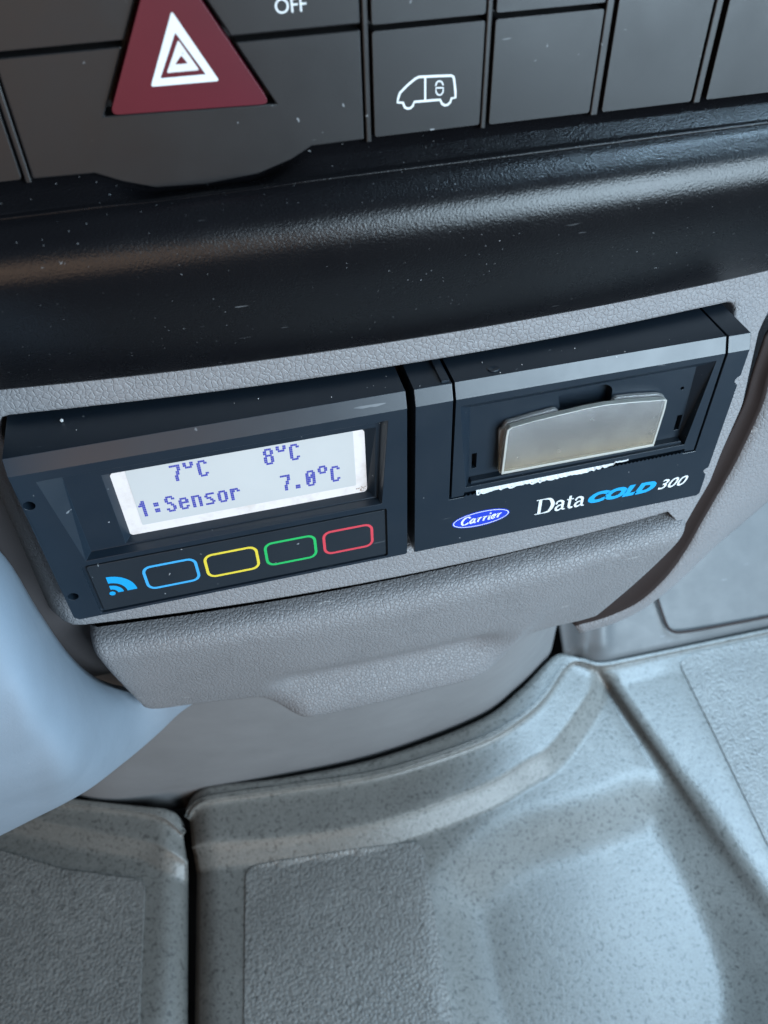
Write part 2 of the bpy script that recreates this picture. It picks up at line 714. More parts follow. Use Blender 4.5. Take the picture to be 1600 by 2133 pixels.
ce = [(gap_x(150) + (450 - gap_x(150)) * k / 13, 315, 150) for k in range(14)]
for k, x in enumerate((0, .02, .05, .14, .27, .42, .50, .56, .62, .66, .70, .76, .92, 1.0)):
    ce[k] = (gap_x(150) + (450 - gap_x(150)) * x, 315, 150)
c2b = between(c2, c3, .25, .32)
rows = [curve(r, NU) for r in (cj, c1a, c1, c1b, c2a, c2, c2b, c3, ce)]
under = [(p[0], p[1] + 25, p[2] - 6) for p in rows[0]]
lip = [(p[0], p[1] + 1.2, p[2] - .8) for p in rows[0]]
g = [under, lip] + rows_smooth(rows[:8], [4, 3, 4, 8, 3, 3, 5])
last = rows[7]
for s in range(1, 111):
    w = s / 110
    g.append([tuple(a + (b - a) * w for a, b in zip(p, q)) for p, q in zip(last, rows[8])])

pad = [(111.84, 315.00, 0.91)[0::2], (157.63, 315.00, -16.97)[0::2], (204.82, 315.00, -17.13)[0::2], (241.98, 315.00, -21.78)[0::2], (248.70, 315.00, 2.50)[0::2], (249.81, 315.00, 57.62)[0::2], (244.82, 315.00, 82.52)[0::2], (203.11, 315.00, 135.08)[0::2], (101.82, 315.00, 109.61)[0::2], (105.52, 315.00, 44.96)[0::2]]
pad = round_poly(pad, 14)
tread_c = [(12.79, 315.00, -33.33)[0::2], (17.62, 315.00, -35.42)[0::2], (103.58, 315.00, -26.36)[0::2], (106.14, 315.00, -22.25)[0::2], (97.27, 315.00, 59.90)[0::2], (86.14, 315.00, 121.75)[0::2], (-5.41, 315.00, 98.81)[0::2]]
tread_r = [(286.17, 306.00, -87.44)[0::2], (296.98, 306.00, -90.76)[0::2], (402.51, 306.00, -88.51)[0::2], (365.67, 306.00, 57.34)[0::2], (274.99, 306.00, 46.21)[0::2], (283.39, 306.00, -48.95)[0::2]]
strip_r = [(279.71, 306.00, -91.68)[0::2], (290.62, 306.00, -90.98)[0::2], (286.05, 306.00, -48.25)[0::2], (279.59, 306.00, 47.39)[0::2], (247.88, 306.00, 130.75)[0::2], (242.02, 306.00, 129.27)[0::2], (265.13, 306.00, 55.42)[0::2], (271.63, 306.00, -12.39)[0::2], (276.93, 306.00, -53.88)[0::2]]


def shape_centre(p):
    x, y, d = p
    if y > 325 or d < -200:
        return p
    far = sstep(3, 14, y - 299)
    s = x - gap_x(max(d, GAP0[2] - 30))
    if s < 16 and d > GAP0[2] - 25:
        y += 9 * (1 - max(0, s) / 16) ** 2.2
    b = seg_dist((x, d), pad)
    y += 10 * (1 - sstep(-20, 16, b)) * far
    # land on the right sits higher, its tread panel a little proud
    e = min(seg_dist((x, d), strip_r), seg_dist((x, d), tread_r))
    y -= 6.5 * (1 - sstep(-8, 34, e)) * far
    return (x, y, d)


me = grid_mesh('floor_cover', g, face_to=(0, -1, .3), fn=shape_centre)
FC = put('floor_cover', me, M['floor'], smooth=True, solid=2.5,
         label='grey moulded floor cover with a shallow smooth hollow, right of the black seam', cat='floor cover', kind='structure')


def drape(cover, src, poly, lift, step=2.2, drop=2.5):
    """moulded tread panel lying on a floor cover, following its surface"""
    bvh = BVHTree.FromPolygons([v.co for v in src.vertices], [tuple(p.vertices) for p in src.polygons])

    def y_at(x, d):
        h = bvh.ray_cast(V((x, 200, d)), Vector((0, 0, -1)))
        return FLOOR - h[0].z * 1000 if h[0] else 315
    pl = round_poly(poly, 4)
    pl = on_loop(pl, max(60, int(sum(math.dist(pl[i - 1], pl[i]) for i in range(len(pl))) / step)))
    xs, ys = [p[0] for p in pl], [p[1] for p in pl]
    pts, nb = [Vector(p) for p in pl], len(pl)
    x = min(xs)
    while x < max(xs):
        y = min(ys)
        while y < max(ys):
            if seg_dist((x, y), pl) < -1.2:
                pts.append(Vector((x, y)))
            y += step
        x += step
    vs, _, fs, *_ = delaunay_2d_cdt(pts, [(i, (i + 1) % nb) for i in range(nb)], [], 1, 1e-5)
    hs = [y_at(v.x, v.y) for v in vs]
    P3 = [(v.x, h - lift, v.y) for v, h in zip(vs, hs)]
    fs = [tuple(f) for f in fs]
    n0 = len(P3)
    for i in range(nb):
        a = vs[i]
        c = Vector((sum(xs) / nb, sum(ys) / nb))
        o = (a - c).normalized() * .9
        P3.append((a.x + o.x, hs[i] + drop, a.y + o.y))
    for i in range(nb):
        j = (i + 1) % nb
        fs.append((i, j, n0 + j, n0 + i))
    m2 = mesh('tread_panel', P3, fs)
    bm = bmesh.new()
    bm.from_mesh(m2)
    bmesh.ops.recalc_face_normals(bm, faces=bm.faces)
    up = sum(f.normal.z * f.calc_area() for f in bm.faces)
    if up < 0:
        bmesh.ops.reverse_faces(bm, faces=bm.faces)
    bm.to_mesh(m2)
    bm.free()
    return put('tread_panel', m2, M['tread'], cover, label='pebbled tread panel')


drape(FC, me, tread_c, .7)
drape(FC, me, tread_r, .8)

# left floor cover
lj = [(-179.95, 300.00, -135.46), (-136.91, 300.00, -115.46), (-110.77, 300.00, -104.65), (-72.28, 300.00, -89.00), (-34.56, 300.00, -74.50), (-22.11, 300.00, -70.18), (-18.21, 300.00, -67.79), (-16.94, 300.00, -64.20)]
l1 = [(-179.97, 301.00, -133.03), (-137.02, 301.00, -113.12), (-110.92, 301.00, -102.05), (-72.52, 301.00, -86.20), (-37.40, 301.00, -72.42), (-26.30, 301.00, -67.09), (-21.25, 301.00, -63.08), (-17.06, 301.00, -58.26)]
l2 = [(-187.47, 307.00, -132.19), (-144.22, 307.00, -112.23), (-112.46, 307.00, -95.52), (-86.68, 307.00, -81.67), (-56.53, 307.00, -67.41), (-34.37, 307.00, -57.18), (-25.94, 307.00, -51.61), (-16.69, 307.00, -45.09)]
l3 = [(-195.86, 315.00, -131.04), (-149.40, 315.00, -108.87), (-120.01, 315.00, -92.83), (-93.99, 315.00, -78.44), (-63.63, 315.00, -63.39), (-41.31, 315.00, -53.70), (-30.51, 315.00, -44.47), (-18.30, 315.00, -37.53)]
le = [(gap_x(150) - 1.5 - 300 * (1 - x), 315, 150) for x in (0, .3, .5, .66, .8, .91, .96, 1)]
rows = [curve(r, 90) for r in (lj, between(lj, l1, .9, .5), l1, between(l1, l2, .1, .55), between(l1, l2, .88, .82), l2, between(l2, l3, .25, .32), l3, le)]
under = [(p[0], p[1] + 25, p[2] - 6) for p in rows[0]]
lip = [(p[0], p[1] + 1.2, p[2] - .8) for p in rows[0]]
g = [under, lip] + rows_smooth(rows[:8], [4, 3, 4, 8, 3, 3, 5])
last = rows[7]
for s in range(1, 91):
    w = s / 90
    g.append([tuple(a + (b - a) * w for a, b in zip(p, q)) for p, q in zip(last, rows[8])])
tread_l = [(-38.89, 315.00, -39.81)[0::2], (-42.93, 315.00, -43.36)[0::2], (-80.91, 315.00, -58.21)[0::2], (-113.81, 315.00, -77.13)[0::2], (-167.27, 315.00, -110.66)[0::2], (-180.29, 315.00, 54.98)[0::2], (-47.65, 315.00, 88.22)[0::2], (-44.25, 315.00, 23.98)[0::2]]


def shape_left(p):
    x, y, d = p
    if y > 325:
        return p
    s = gap_x(max(d, GAP0[2] - 30)) - 1.5 - x
    if s < 14 and d > GAP0[2] - 22:
        y += 9 * (1 - max(0, s) / 14) ** 2.0
    return (x, y, d)


me = grid_mesh('floor_cover', g, face_to=(0, -1, .3), fn=shape_left)
FL = put('floor_cover', me, M['floor'], smooth=True, solid=2.5,
         label='grey moulded floor cover with pebbled tread, left of the black seam', cat='floor cover', kind='structure')
drape(FL, me, tread_l, .7)

# cab floor below the covers (seen only as the black in the seam)
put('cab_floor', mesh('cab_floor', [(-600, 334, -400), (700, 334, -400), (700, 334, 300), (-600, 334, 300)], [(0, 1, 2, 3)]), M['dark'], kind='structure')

# footwell wall rising behind the step on the passenger side
wb = [(219.32, 297.00, -110.66), (227.49, 297.00, -107.77), (239.23, 297.00, -100.32), (263.91, 297.00, -99.23), (351.01, 297.00, -97.90), (417.91, 297.00, -96.21)]


def up(p, k):
    return (p[0], p[1] - 120 * k, p[2] - 95 * k)


wr = [curve([(p[0], p[1] + 14, p[2] + 3) for p in wb], 110), curve([(p[0], p[1] + 2, p[2] + 1) for p in wb], 110), curve([(p[0], p[1], p[2] - .5) for p in wb], 110)]
for k in range(1, 61):
    wr.append([up(p, k / 60 * 1.8) for p in wr[2]])
n3 = Vector((0, 95, -120)).normalized()


def wall_xy(p):
    """in-wall coordinates: x and distance up the slope"""
    t = (p[1] - 297) * -120 + (p[2] + 100) * -95
    return p[0], t / math.hypot(120, 95)




def shape_wall(p):
    x, t = wall_xy(p)
    if t < 3:
        return p
    k = 0
    # rib beside the console and the outlined panel
    for rx, amp, w in ((228, 3.0, 5), (240, 2.4, 6)):
        k += amp * math.exp(-((x - rx - t * .12) / w) ** 2)
    return (x, p[1] - k * .62, p[2] + k * .78)


me = grid_mesh('footwell_wall', wr, face_to=(0, -.8, .6), fn=shape_wall)
FW = put('footwell_wall', me, M['wallp'], smooth=True, solid=2.5, kind='structure')
seam = curve([(277.83, 259.42, -126.25), (278.95, 271.36, -116.79), (282.37, 284.99, -106.01), (285.11, 289.52, -102.42), (292.08, 291.91, -100.53), (317.76, 293.15, -99.55), (357.22, 294.22, -98.70), (418.32, 295.51, -97.68)], 60)
up3, nrm = Vector((0, -120, -95)).normalized(), Vector((0, -95, 120)).normalized()
g = []
for off, out in ((-.9, .05), (-.5, .55), (.5, .55), (.9, .05)):
    r = []
    for i, p in enumerate(seam):
        t = Vector(seam[min(59, i + 1)]) - Vector(seam[max(0, i - 1)])
        side = t.normalized().cross(nrm)
        r.append(tuple(Vector(p) + side * off + nrm * out))
    g.append(r)
put('panel_bead', grid_mesh('panel_bead', g, face_to=(0, -.6, .8)), M['groove'], FW, smooth=True)

# ================================================================== lower console column
def bow(x):
    return -5.0 * ((x - 98) / 92) ** 2


bot = [(-95.62, 301.00, -98.94), (-70.02, 301.00, -87.78), (-17.82, 301.00, -68.99), (-10.33, 301.00, -76.52), (42.88, 301.00, -71.57), (96.81, 301.00, -70.20), (155.77, 301.00, -78.37), (183.66, 301.00, -90.47), (203.52, 301.00, -102.55), (215.48, 301.00, -109.09)]
bot = [(-130, 301, -150), (-70, 301, -92), (-17, 301, -80), (43, 301, -75.5), (97, 301, -75), (156, 301, -83), (184, 301, -95), (204, 301, -107), (216, 301, -118), (222, 301, -150)]
top = [(-95, 88, -90), (-45, 88, -60), (-8, 88, -30), (43, 88, -14), (97, 88, -12), (140, 88, -17), (158, 88, -24), (168, 88, -34), (174, 88, -44), (178, 88, -80)]
a_, b2_ = curve(top, 90), curve(bot, 90)
g = []
for k in range(41):
    w = k / 40
    e = w ** 1.15
    g.append([tuple(p + (q - p) * (w if i == 1 else e) for i, (p, q) in enumerate(zip(u, v))) for u, v in zip(a_, b2_)])
g.append([(p[0], p[1] + 30, p[2] - 4) for p in g[-1]])
me = grid_mesh('console_column', g, face_to=(0, -.2, 1))
put('console_column', me, M['column'], smooth=True, solid=2.5,
    label='smooth grey curved column under the drawer, standing on the floor covers', cat='console column')


# ================================================================== fascia with the slot for the recorder
def fas(x, y):
    return -9 + 7 * (y + 4) / 70 + bow(x) - (.10 * max(0, -x - 2) ** 2)


def ring(pts, n):
    return curve(pts, n, closed=True, per=6)


def ray_ring(loop, n, c):
    """n points of a closed loop at fixed parameter anchors (corners matched by caller order)"""
    return loop


NR = 240
slot = rrect(-2.0, -5.4, 185.0, 53.5, 3.2, 6)
edge_r = [(200, -10), (195.49, 4.76, -10.00)[:2], (196.16, 17.55, -10.00)[:2], (196.95, 29.68, -10.00)[:2], (193.62, 45.77, -9.00)[:2], (192.18, 56.45, -9.00)[:2], (188.98, 65.76, -8.50)[:2], (185.78, 76.71, -8.00)[:2]]


inner = on_loop(slot, NR)
outer_poly = [(199, -22), (200, -10)] + [tuple(p) for p in edge_r[1:]] + [(184, 64.6), (-13, 64.6), (-13, -22)]


def cast(c, p, poly):
    """farthest hit of the ray c->p with polygon"""
    best = None
    dx, dy = p[0] - c[0], p[1] - c[1]
    for i in range(len(poly)):
        (ax, ay), (bx, by) = poly[i - 1], poly[i]
        ex_, ey_ = bx - ax, by - ay
        den = dx * ey_ - dy * ex_
        if abs(den) < 1e-9:
            continue
        t = ((ax - c[0]) * ey_ - (ay - c[1]) * ex_) / den
        u = ((ax - c[0]) * dy - (ay - c[1]) * dx) / den
        if -1e-6 <= u <= 1 + 1e-6 and t > 0 and (best is None or t > best[0]):
            best = (t, (c[0] + dx * t, c[1] + dy * t))
    return best[1]


outer = []
for p in inner:
    c = (min(max(p[0], 24), 160), 24)
    outer.append(cast(c, p, outer_poly))
g = [[(p[0], p[1], fas(*p) - 14) for p in inner]]
for off, dep in ((0, -2.0), (.15, -.9), (.6, -.25), (1.3, 0)):
    r = []
    for p, q in zip(inner, outer):
        L = max(1e-6, math.dist(p, q))
        x, y = p[0] + (q[0] - p[0]) * min(.4, off / L), p[1] + (q[1] - p[1]) * min(.4, off / L)
        r.append((x, y, fas(x, y) + dep))
    g.append(r)
base = g[-1]
for k in range(1, 9):
    w = k / 9
    g.append([(a[0] + (b[0] - a[0]) * w, a[1] + (b[1] - a[1]) * w, fas(a[0] + (b[0] - a[0]) * w, a[1] + (b[1] - a[1]) * w)) for a, b in zip(base, outer)])
pre = g[-1]
for w, dep in ((.45, -.15), (.8, -.7), (1.0, -1.8)):
    g.append([(a[0] + (b[0] - a[0]) * w, a[1] + (b[1] - a[1]) * w, fas(a[0] + (b[0] - a[0]) * w, a[1] + (b[1] - a[1]) * w) + dep) for a, b in zip(pre, outer)])
g.append([(p[0], p[1], p[2] - 12) for p in g[-1]])
me = grid_mesh('console_fascia', g, closed=True, face_to=(0, -.1, 1))
FA = thing('console_fascia', 'light grey grained panel framing the black recorder slot', 'dash panel', (90, 60, -20))
put('slot_surround', me, M['leather'], FA, smooth=True)

# recessed skirt behind and beside the drawer
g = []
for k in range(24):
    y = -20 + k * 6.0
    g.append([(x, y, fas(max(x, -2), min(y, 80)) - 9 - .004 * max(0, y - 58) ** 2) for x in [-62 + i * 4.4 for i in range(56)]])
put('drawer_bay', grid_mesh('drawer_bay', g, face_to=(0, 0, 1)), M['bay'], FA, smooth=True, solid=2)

# cheek on the right of the groove
cl = [(204.07, 6.34, -12.50), (203.18, 20.68, -12.50), (204.34, 33.14, -12.50), (202.98, 51.94, -12.50), (201.51, 61.94, -12.50), (199.58, 72.38, -12.50), (197.39, 84.78, -12.50), (196.09, 95.27, -13.00), (192.12, 107.62, -13.00), (184.99, 120.95, -14.00), (174.04, 127.88, -15.00), (162.04, 132.34, -17.00)]
cr_ = [(253.44, 42.37, -24.00), (252.31, 54.04, -24.00), (252.14, 66.67, -24.00), (246.15, 77.59, -24.00), (240.05, 84.28, -24.00), (233.79, 91.14, -24.00), (226.29, 100.98, -24.00), (218.41, 110.90, -24.00), (208.91, 123.96, -24.00), (195.57, 136.59, -24.00), (181.55, 143.70, -24.00), (168.18, 144.81, -24.00)]
A, B = curve(cl, 60), curve(cr_, 60)
g = [[(p[0] - .3, p[1], p[2] - 14) for p in A], [(p[0] - .2, p[1], p[2] - 2.5) for p in A], [(p[0], p[1], p[2] - .8) for p in A]]
for k in range(1, 11):
    w = k / 10
    g.append([tuple(a + (b - a) * w + (3.0 * math.sin(w * math.pi) if i == 2 else 0) for i, (a, b) in enumerate(zip(p, q))) for p, q in zip(A, B)])
g.append([(p[0] + 1.5, p[1] + 2, p[2] - 6) for p in B])
g.append([(p[0] - 12, p[1] + 6, p[2] - 60) for p in B])
put('side_cheek', grid_mesh('side_cheek', g, face_to=(.3, 0, 1)), M['leather'], FA, smooth=True, solid=2)
# dark brown strip lying in the groove
gl = [(197.43, 6.70, -12.50), (197.77, 19.62, -12.50), (198.37, 31.88, -12.50), (195.87, 49.28, -12.50), (194.36, 60.17, -12.50), (191.52, 70.27, -12.50), (188.40, 82.53, -12.50), (185.39, 92.66, -13.00), (180.45, 104.03, -13.00), (174.79, 117.07, -14.00), (166.01, 124.00, -15.00), (157.21, 128.58, -17.00)]
gr = [(204.07, 6.34, -12.50), (203.18, 20.68, -12.50), (204.34, 33.14, -12.50), (202.98, 51.94, -12.50), (201.51, 61.94, -12.50), (199.58, 72.38, -12.50), (197.39, 84.78, -12.50), (196.09, 95.27, -13.00), (192.12, 107.62, -13.00), (184.99, 120.95, -14.00), (174.04, 127.88, -15.00), (162.04, 132.34, -17.00)]
A, B = curve(gl, 60), curve(gr, 60)
g = []
for k in range(9):
    w = k / 8
    g.append([tuple(a + (b - a) * w - (2.2 * math.sin(math.pi * w) if i == 2 else 0) for i, (a, b) in enumerate(zip(p, q))) for p, q in zip(A, B)])
put('groove_strip', grid_mesh('groove_strip', g, face_to=(0, 0, 1)), M['groove'], FA, smooth=True, solid=1, label='dark brown strip in the curved joint')

# ================================================================== drawer
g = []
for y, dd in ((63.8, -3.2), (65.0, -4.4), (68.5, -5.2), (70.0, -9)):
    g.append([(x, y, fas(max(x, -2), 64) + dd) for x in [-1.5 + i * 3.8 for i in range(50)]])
put('gap_shade_strip', grid_mesh('gap_shade_strip', g, face_to=(0, 0, 1)), M['dark'], FA, smooth=True, solid=1)  # black strip added to darken the shadow gap above the drawer
NB = 120
bottom = [(2.88, 114.74, -12.00)[:2], (7.02, 118.68, -11.50)[:2], (19.28, 119.00, -10.00)[:2], (32.59, 119.92, -9.00)[:2], (42.00, 121.20, -8.50)[:2], (47.41, 125.36, -7.00)[:2], (51.70, 129.27, -5.00)[:2], (57.18, 132.20, -4.00)[:2], (69.84, 132.14, -3.00)[:2], (83.74, 131.61, -3.00)[:2], (101.35, 130.62, -3.00)[:2], (119.43, 130.45, -3.50)[:2], (124.92, 128.69, -4.00)[:2], (129.43, 126.29, -6.00)[:2], (132.14, 122.04, -8.00)[:2], (137.55, 118.06, -9.00)[:2], (147.87, 117.23, -10.00)[:2], (157.65, 118.14, -11.00)[:2], (166.70, 118.17, -12.00)[:2]]
topl = [(-1.4, 69.6), (-.9, 68.7), (.6, 68.2), (8, 68), (20, 67.9), (40, 67.8), (60, 67.7), (80, 67.6), (100, 67.5), (120, 67.4), (140, 67.3), (160, 67.2), (178, 67.2), (184, 67.4), (186.5, 68.2), (187.2, 69.4)]
tb, bb = curve([(x, y + 1.7 - .8 * x / 187, 0) for x, y in topl], NB), curve([(x, y, 0) for x, y in bottom], NB)


def drawer_d(x, y, v):
    d = -4.0 + bow(x)
    d += 6.2 * math.sqrt(max(0, 1 - (1 - min(1, v / .13)) ** 2)) - 9.0 * max(0, (v - .12) / .88) ** 1.3
    inn = sstep(42, 58, x) * (1 - sstep(114, 134, x))
    d += inn * (-4.5 * math.exp(-((y - 112) / 7.5) ** 2) + 4.5 * sstep(112, 130, y))
    return d


g = []
vs_ = [0, .006, .015, .03, .05, .075, .10, .13] + [.13 + .87 * (k + 1) / 44 for k in range(44)]
for v in vs_:
    row = []
    for i, (a, b) in enumerate(zip(tb, bb)):
        w = i / (NB - 1)
        x, y = a[0] + (b[0] - a[0]) * v, a[1] + (b[1] - a[1]) * v
        side = min(w, 1 - w)
        roll = -3.0 * (1 - sstep(0, .020, side)) ** 2 - (1.6 * (1 - v / .03) ** 2 if v < .03 else 0) - (1.2 * ((v - .97) / .03) ** 2 if v > .97 else 0)
        row.append((x, y, drawer_d(x, y, v) + roll))
    g.append([(row[0][0], row[0][1], row[0][2] - 14)] + row + [(row[-1][0], row[-1][1], row[-1][2] - 14)])
g = g + [[(p[0], p[1] - .5, p[2] - 3) for p in g[-1]], [(p[0], p[1] - 6, p[2] - 14) for p in g[-1]]]
DR = thing('storage_drawer', 'grey grained pull-out drawer with a scooped grip, below the recorder', 'drawer', (90, 120, -5))
put('drawer_front', grid_mesh('drawer_front', g, face_to=(0, -.1, 1)), M['leather2'], DR, smooth=True)
put('drawer_box', prism(rrect(12, 72, 168, 98, 2), -60, -14), M['dark'], DR)

# ================================================================== black ledge under the switches
def trim_rows():
    xs = [-70 + i * 2.2 for i in range(165)]
    out = []
    for y, d, tongue, bowk in ((-62.5, -16, 1, 0), (-61.6, -9, 1, 0), (-60.8, -7.2, 1, 0), (-60.0, -6.0, .95, 0), (-58.8, -4.2, .6, 0), (-57.6, -2.2, .2, 0), (-57.38, -1.55, .12, .1), (-57.15, -.80, .08, .1), (-56.92, -.66, .05, .1), (-56.78, -.95, .03, .1), (-56.0, .8, 0, .1),
                               (-54.6, 2.9, 0, .2), (-53.2, 4.5, 0, .2), (-51.6, 5.6, 0, .25), (-49.6, 6.3, 0, .3), (-46.5, 6.5, 0, .35), (-41, 5.6, 0, .5), (-35, 3.6, 0, .6), (-28, .8, 0, .8),
                               (-21, -2.6, 0, .95), (-16.5, -5.2, 0, 1), (-15.2, -6.1, 0, 1), (-14.5, -7.2, 0, 1), (-14.4, -9, 0, 1), (-15, -24, 0, 1)):
        r = []
        for x in xs:
            t = sstep(34, 45, x) * (1 - sstep(62, 75, x)) * tongue
            r.append((x, y + 4.2 * t, d + bow(x) * bowk - .6 * t))
        out.append(r)
    return rows_smooth(out, 3)


TR = thing('dash_ledge', 'glossy black moulded ledge running below the row of switches', 'dash trim', (90, -14, -10))
put('ledge_moulding', grid_mesh('ledge_moulding', trim_rows(), face_to=(0, -.5, 1)), M['trim'], TR, smooth=True)

# ================================================================== switch panel
SP = thing('switch_panel', 'black dashboard switch bank with red hazard button and van lock button', 'switch panel', (90, -60, -12))
put('backplate', prism([(-70, -130), (260, -130), (260, -58), (-70, -58)], -14, -9.5), M['dark'], SP)
DS = -5.0
HAZ = [(53.4, -96.0), (67.6, -70.4), (40.2, -71.4)]


def switch(x0, y0, x1, y1, label=None, loop=None, d=DS):
    lp = loop or round_poly([(x0, y0), (x1, y0), (x1, y1), (x0, y1)], .5, 2)
    return put('switch', prism(lp, -9.6, d), M['switch'], SP, label=label, bevel=.28)


# cut-out round the hazard triangle
def grow(tri, k):
    c = Vector((sum(p[0] for p in tri) / 3, sum(p[1] for p in tri) / 3))
    return [tuple(c + (Vector(p) - c) * (1 + k / 9.0)) for p in tri]


hg = grow(HAZ, .75)


def at_y(a, b, y):
    t = (y - a[1]) / (b[1] - a[1])
    return (a[0] + (b[0] - a[0]) * t, y)


switch(0, 0, 0, 0, 'black switch above the groove left of the hazard button', [(24.4, -118), at_y(hg[0], hg[2], -96)[:1] + (-118,), at_y(hg[0], hg[2], -95.5), at_y(hg[0], hg[2], -82.0), (24.4, -82.0)])
off = switch(0, 0, 0, 0, 'black switch marked OFF beside the hazard button', [at_y(hg[0], hg[1], -95.5)[:1] + (-118,), (84.6, -118), (84.6, -81.0), at_y(hg[0], hg[1], -81.0), at_y(hg[0], hg[1], -95.5)])
tongue_lo = [(84.6, -80.1), (84.6, -61.6), (74.5, -61.5), (70.5, -59.5), (64, -57.6), (54, -56.9), (45, -57.4), (39.5, -59.2), (35, -61.3), (24.4, -61.6), (24.4, -81.1)]
put('hazard_surround', prism([at_y(hg[0], hg[1], -80.1)] + tongue_lo + [at_y(hg[0], hg[2], -81.1), tuple(hg[2]), tuple(hg[1])], -9.6, DS - .1), M['switch'], SP, bevel=.28)
print_text('lettering', 'OFF', 70.3, 75.6, -83.7, 2.2, DS + .04, M['white'], off)
for lab, x0, x1 in (('black switch, top part, above the van lock button', 86.6, 107.3), ('plain black switch above the blank right of the van button', 109.2, 130.0)):
    switch(x0, -118, x1, -80.6, lab)
van = switch(86.6, -79.7, 107.3, -61.8, 'black switch with a white van and padlock symbol')
switch(109.2, -79.7, 130.0, -61.6, 'plain black blank right of the van switch')
switch(132.6, -118, 152.0, -61.4, 'tall plain black blank, second from the right')
switch(155.2, -118, 176.5, -61.4, 'tall plain black blank at the right edge')
switch(179, -118, 200, -61.4)
switch(1.5, -118, 22.6, -61.8, 'tall black blank at the left edge')
switch(-21, -118, -.4, -61.8)
for x in (23.5, 85.6, 108.25, 131.3, 153.6, 177.8, .5):
    w = .52 if x < 130 else .80
    put('divider', prism([(x - w, -118), (x + w, -118), (x + w, -60.8), (x - w, -60.8)], -9.6, -5.5), M['switch'], SP, bevel=.25)

# van and padlock symbol
ink = Ink(DS + .04)
van_px = [(91.09, -67.63, -5.00), (91.21, -68.29, -5.00), (91.56, -69.24, -5.00), (93.10, -70.48, -5.00), (94.45, -71.36, -5.00), (95.13, -71.60, -5.00), (96.26, -71.54, -5.00), (98.76, -71.40, -5.00), (101.28, -71.22, -5.00), (101.69, -71.01, -5.00), (101.89, -70.32, -5.00), (102.20, -68.43, -5.00), (102.25, -67.32, -5.00), (101.49, -67.29, -5.00), (101.28, -66.62, -5.00), (100.77, -66.20, -5.00), (100.19, -66.18, -5.00), (99.65, -66.53, -5.00), (99.28, -67.25, -5.00), (97.71, -67.31, -5.00), (94.30, -67.40, -5.00), (94.02, -66.74, -5.00), (93.56, -66.37, -5.00), (92.98, -66.34, -5.00), (92.46, -66.64, -5.00), (92.12, -67.47, -5.00)]
ink.stroke([p[:2] for p in van_px], .42, True)
ink.stroke([(96.32, -71.53, -5.00)[:2], (96.38, -67.34, -5.00)[:2]], .36)
ink.stroke([p[:2] for p in ((98.35, -69.75, -5.00), (98.45, -70.20, -5.00), (98.73, -70.48, -5.00), (99.13, -70.51, -5.00), (99.54, -70.30, -5.00), (99.78, -69.71, -5.00))], .26)
ink.stroke([p[:2] for p in ((98.41, -69.43, -5.00), (99.80, -69.29, -5.00), (99.79, -68.57, -5.00), (99.43, -68.13, -5.00), (99.08, -68.12, -5.00), (98.73, -68.26, -5.00), (98.44, -68.70, -5.00))], .26, True)
ink.build('symbol', M['white'], van)

# hazard button
hz = put('hazard_switch', prism(round_poly(HAZ, 1.6, 5), -9.4, -3.2), M['hazard'], SP, label='dark red triangular hazard warning button with white triangles', bevel=.55, seg=3)
e0 = [(53.5, -86.0), (59.35, -75.0), (47.85, -75.2)]
e1 = [(53.45, -82.9), (57.25, -76.25), (49.7, -76.35)]
f0 = [(53.7, -81.8), (56.3, -77.0), (50.9, -77.05)]
f1 = [(53.75, -79.5), (54.6, -78.2), (52.5, -78.2)]
Ink(-3.14).poly(round_poly(e0, .5), [round_poly(e1, .2)]).build('emblem', M['white'], hz)
Ink(-3.14).poly(round_poly(f0, .3), [round_poly(f1, .2)]).build('emblem', M['worn'], hz)

# ================================================================== display unit
DU = thing('display_unit', 'black display unit of the recorder with lit screen and four coloured keys', 'temperature recorder', (46, 55, -20))
X0, X1, YB = 0.0, 91.5, 52.0


def body(r, x0, x1, yb, holes, top=-4.0, rb=(1.2, .5)):
    front = [(x0, 0), (x1, 0), (x1, yb - rb[1]), (x1 - rb[1], yb), (x0 + rb[0], yb), (x0, yb - rb[0])]
    mid = [(x0, top), (x1, top)] + front[2:]
    f, m_, b = r.add(front, 0), None, None
    i = len(r.v)
    r.v += [(x, y, -1.7) for x, y in mid]
    m_ = list(range(i, i + 6))
    b = r.add(mid, -40)
    r.wall(f, m_)
    r.wall(m_, b)
    hl = []
    for h in holes:
        t = r.add(h[0], 0)
        q = r.add(h[1], -h[2])
        hl.append(t)
        r.wall(t, q)
        if h[3] is not None:
            r.level(q, -h[2], h[3])
    r.face(f, hl)
    r.face(b, [])


r = Relief()
scr_out = [(18.6, 6.2), (84.3, 6.2), (83.3, 29.75), (18.6, 29.65)]
scr_in = [(20.2, 8.2), (81.6, 8.2), (81.6, 29.2), (20.2, 29.2)]
rec_o = [(5.2, 2.6), (86.8, 2.6), (84.6, 30.2), (8.6, 30.6)]
rec_i = [(10.3, 4.6), (85.4, 4.6), (84.1, 30.05), (10.0, 30.2)]
SCRD = 5.0
kp_o = rrect(6.9, 32.2, 85.9, 51.2, .8, 3)
body(r, X0, X1, YB, [
    (rec_o, rec_i, 2.6, [(scr_out, scr_in, SCRD - 2.6, [])]),
    (kp_o, kp_o, .9, []),
    (circle(1.65, 9.3, 1.35), circle(1.65, 9.3, 1.3), 5, []),
    (circle(2.1, 42.6, 1.35), circle(2.1, 42.6, 1.3), 5, []),
])
put('housing', r.build('housing'), M['device'], DU, bevel=.22)
scr = put('screen', prism(rrect(19.9, 7.9, 81.8, 29.4, 1.3, 5), -SCRD - .4, -SCRD + .25), M['lcd_rim'], DU, label='pale backlit screen showing temperatures', bevel=.1)
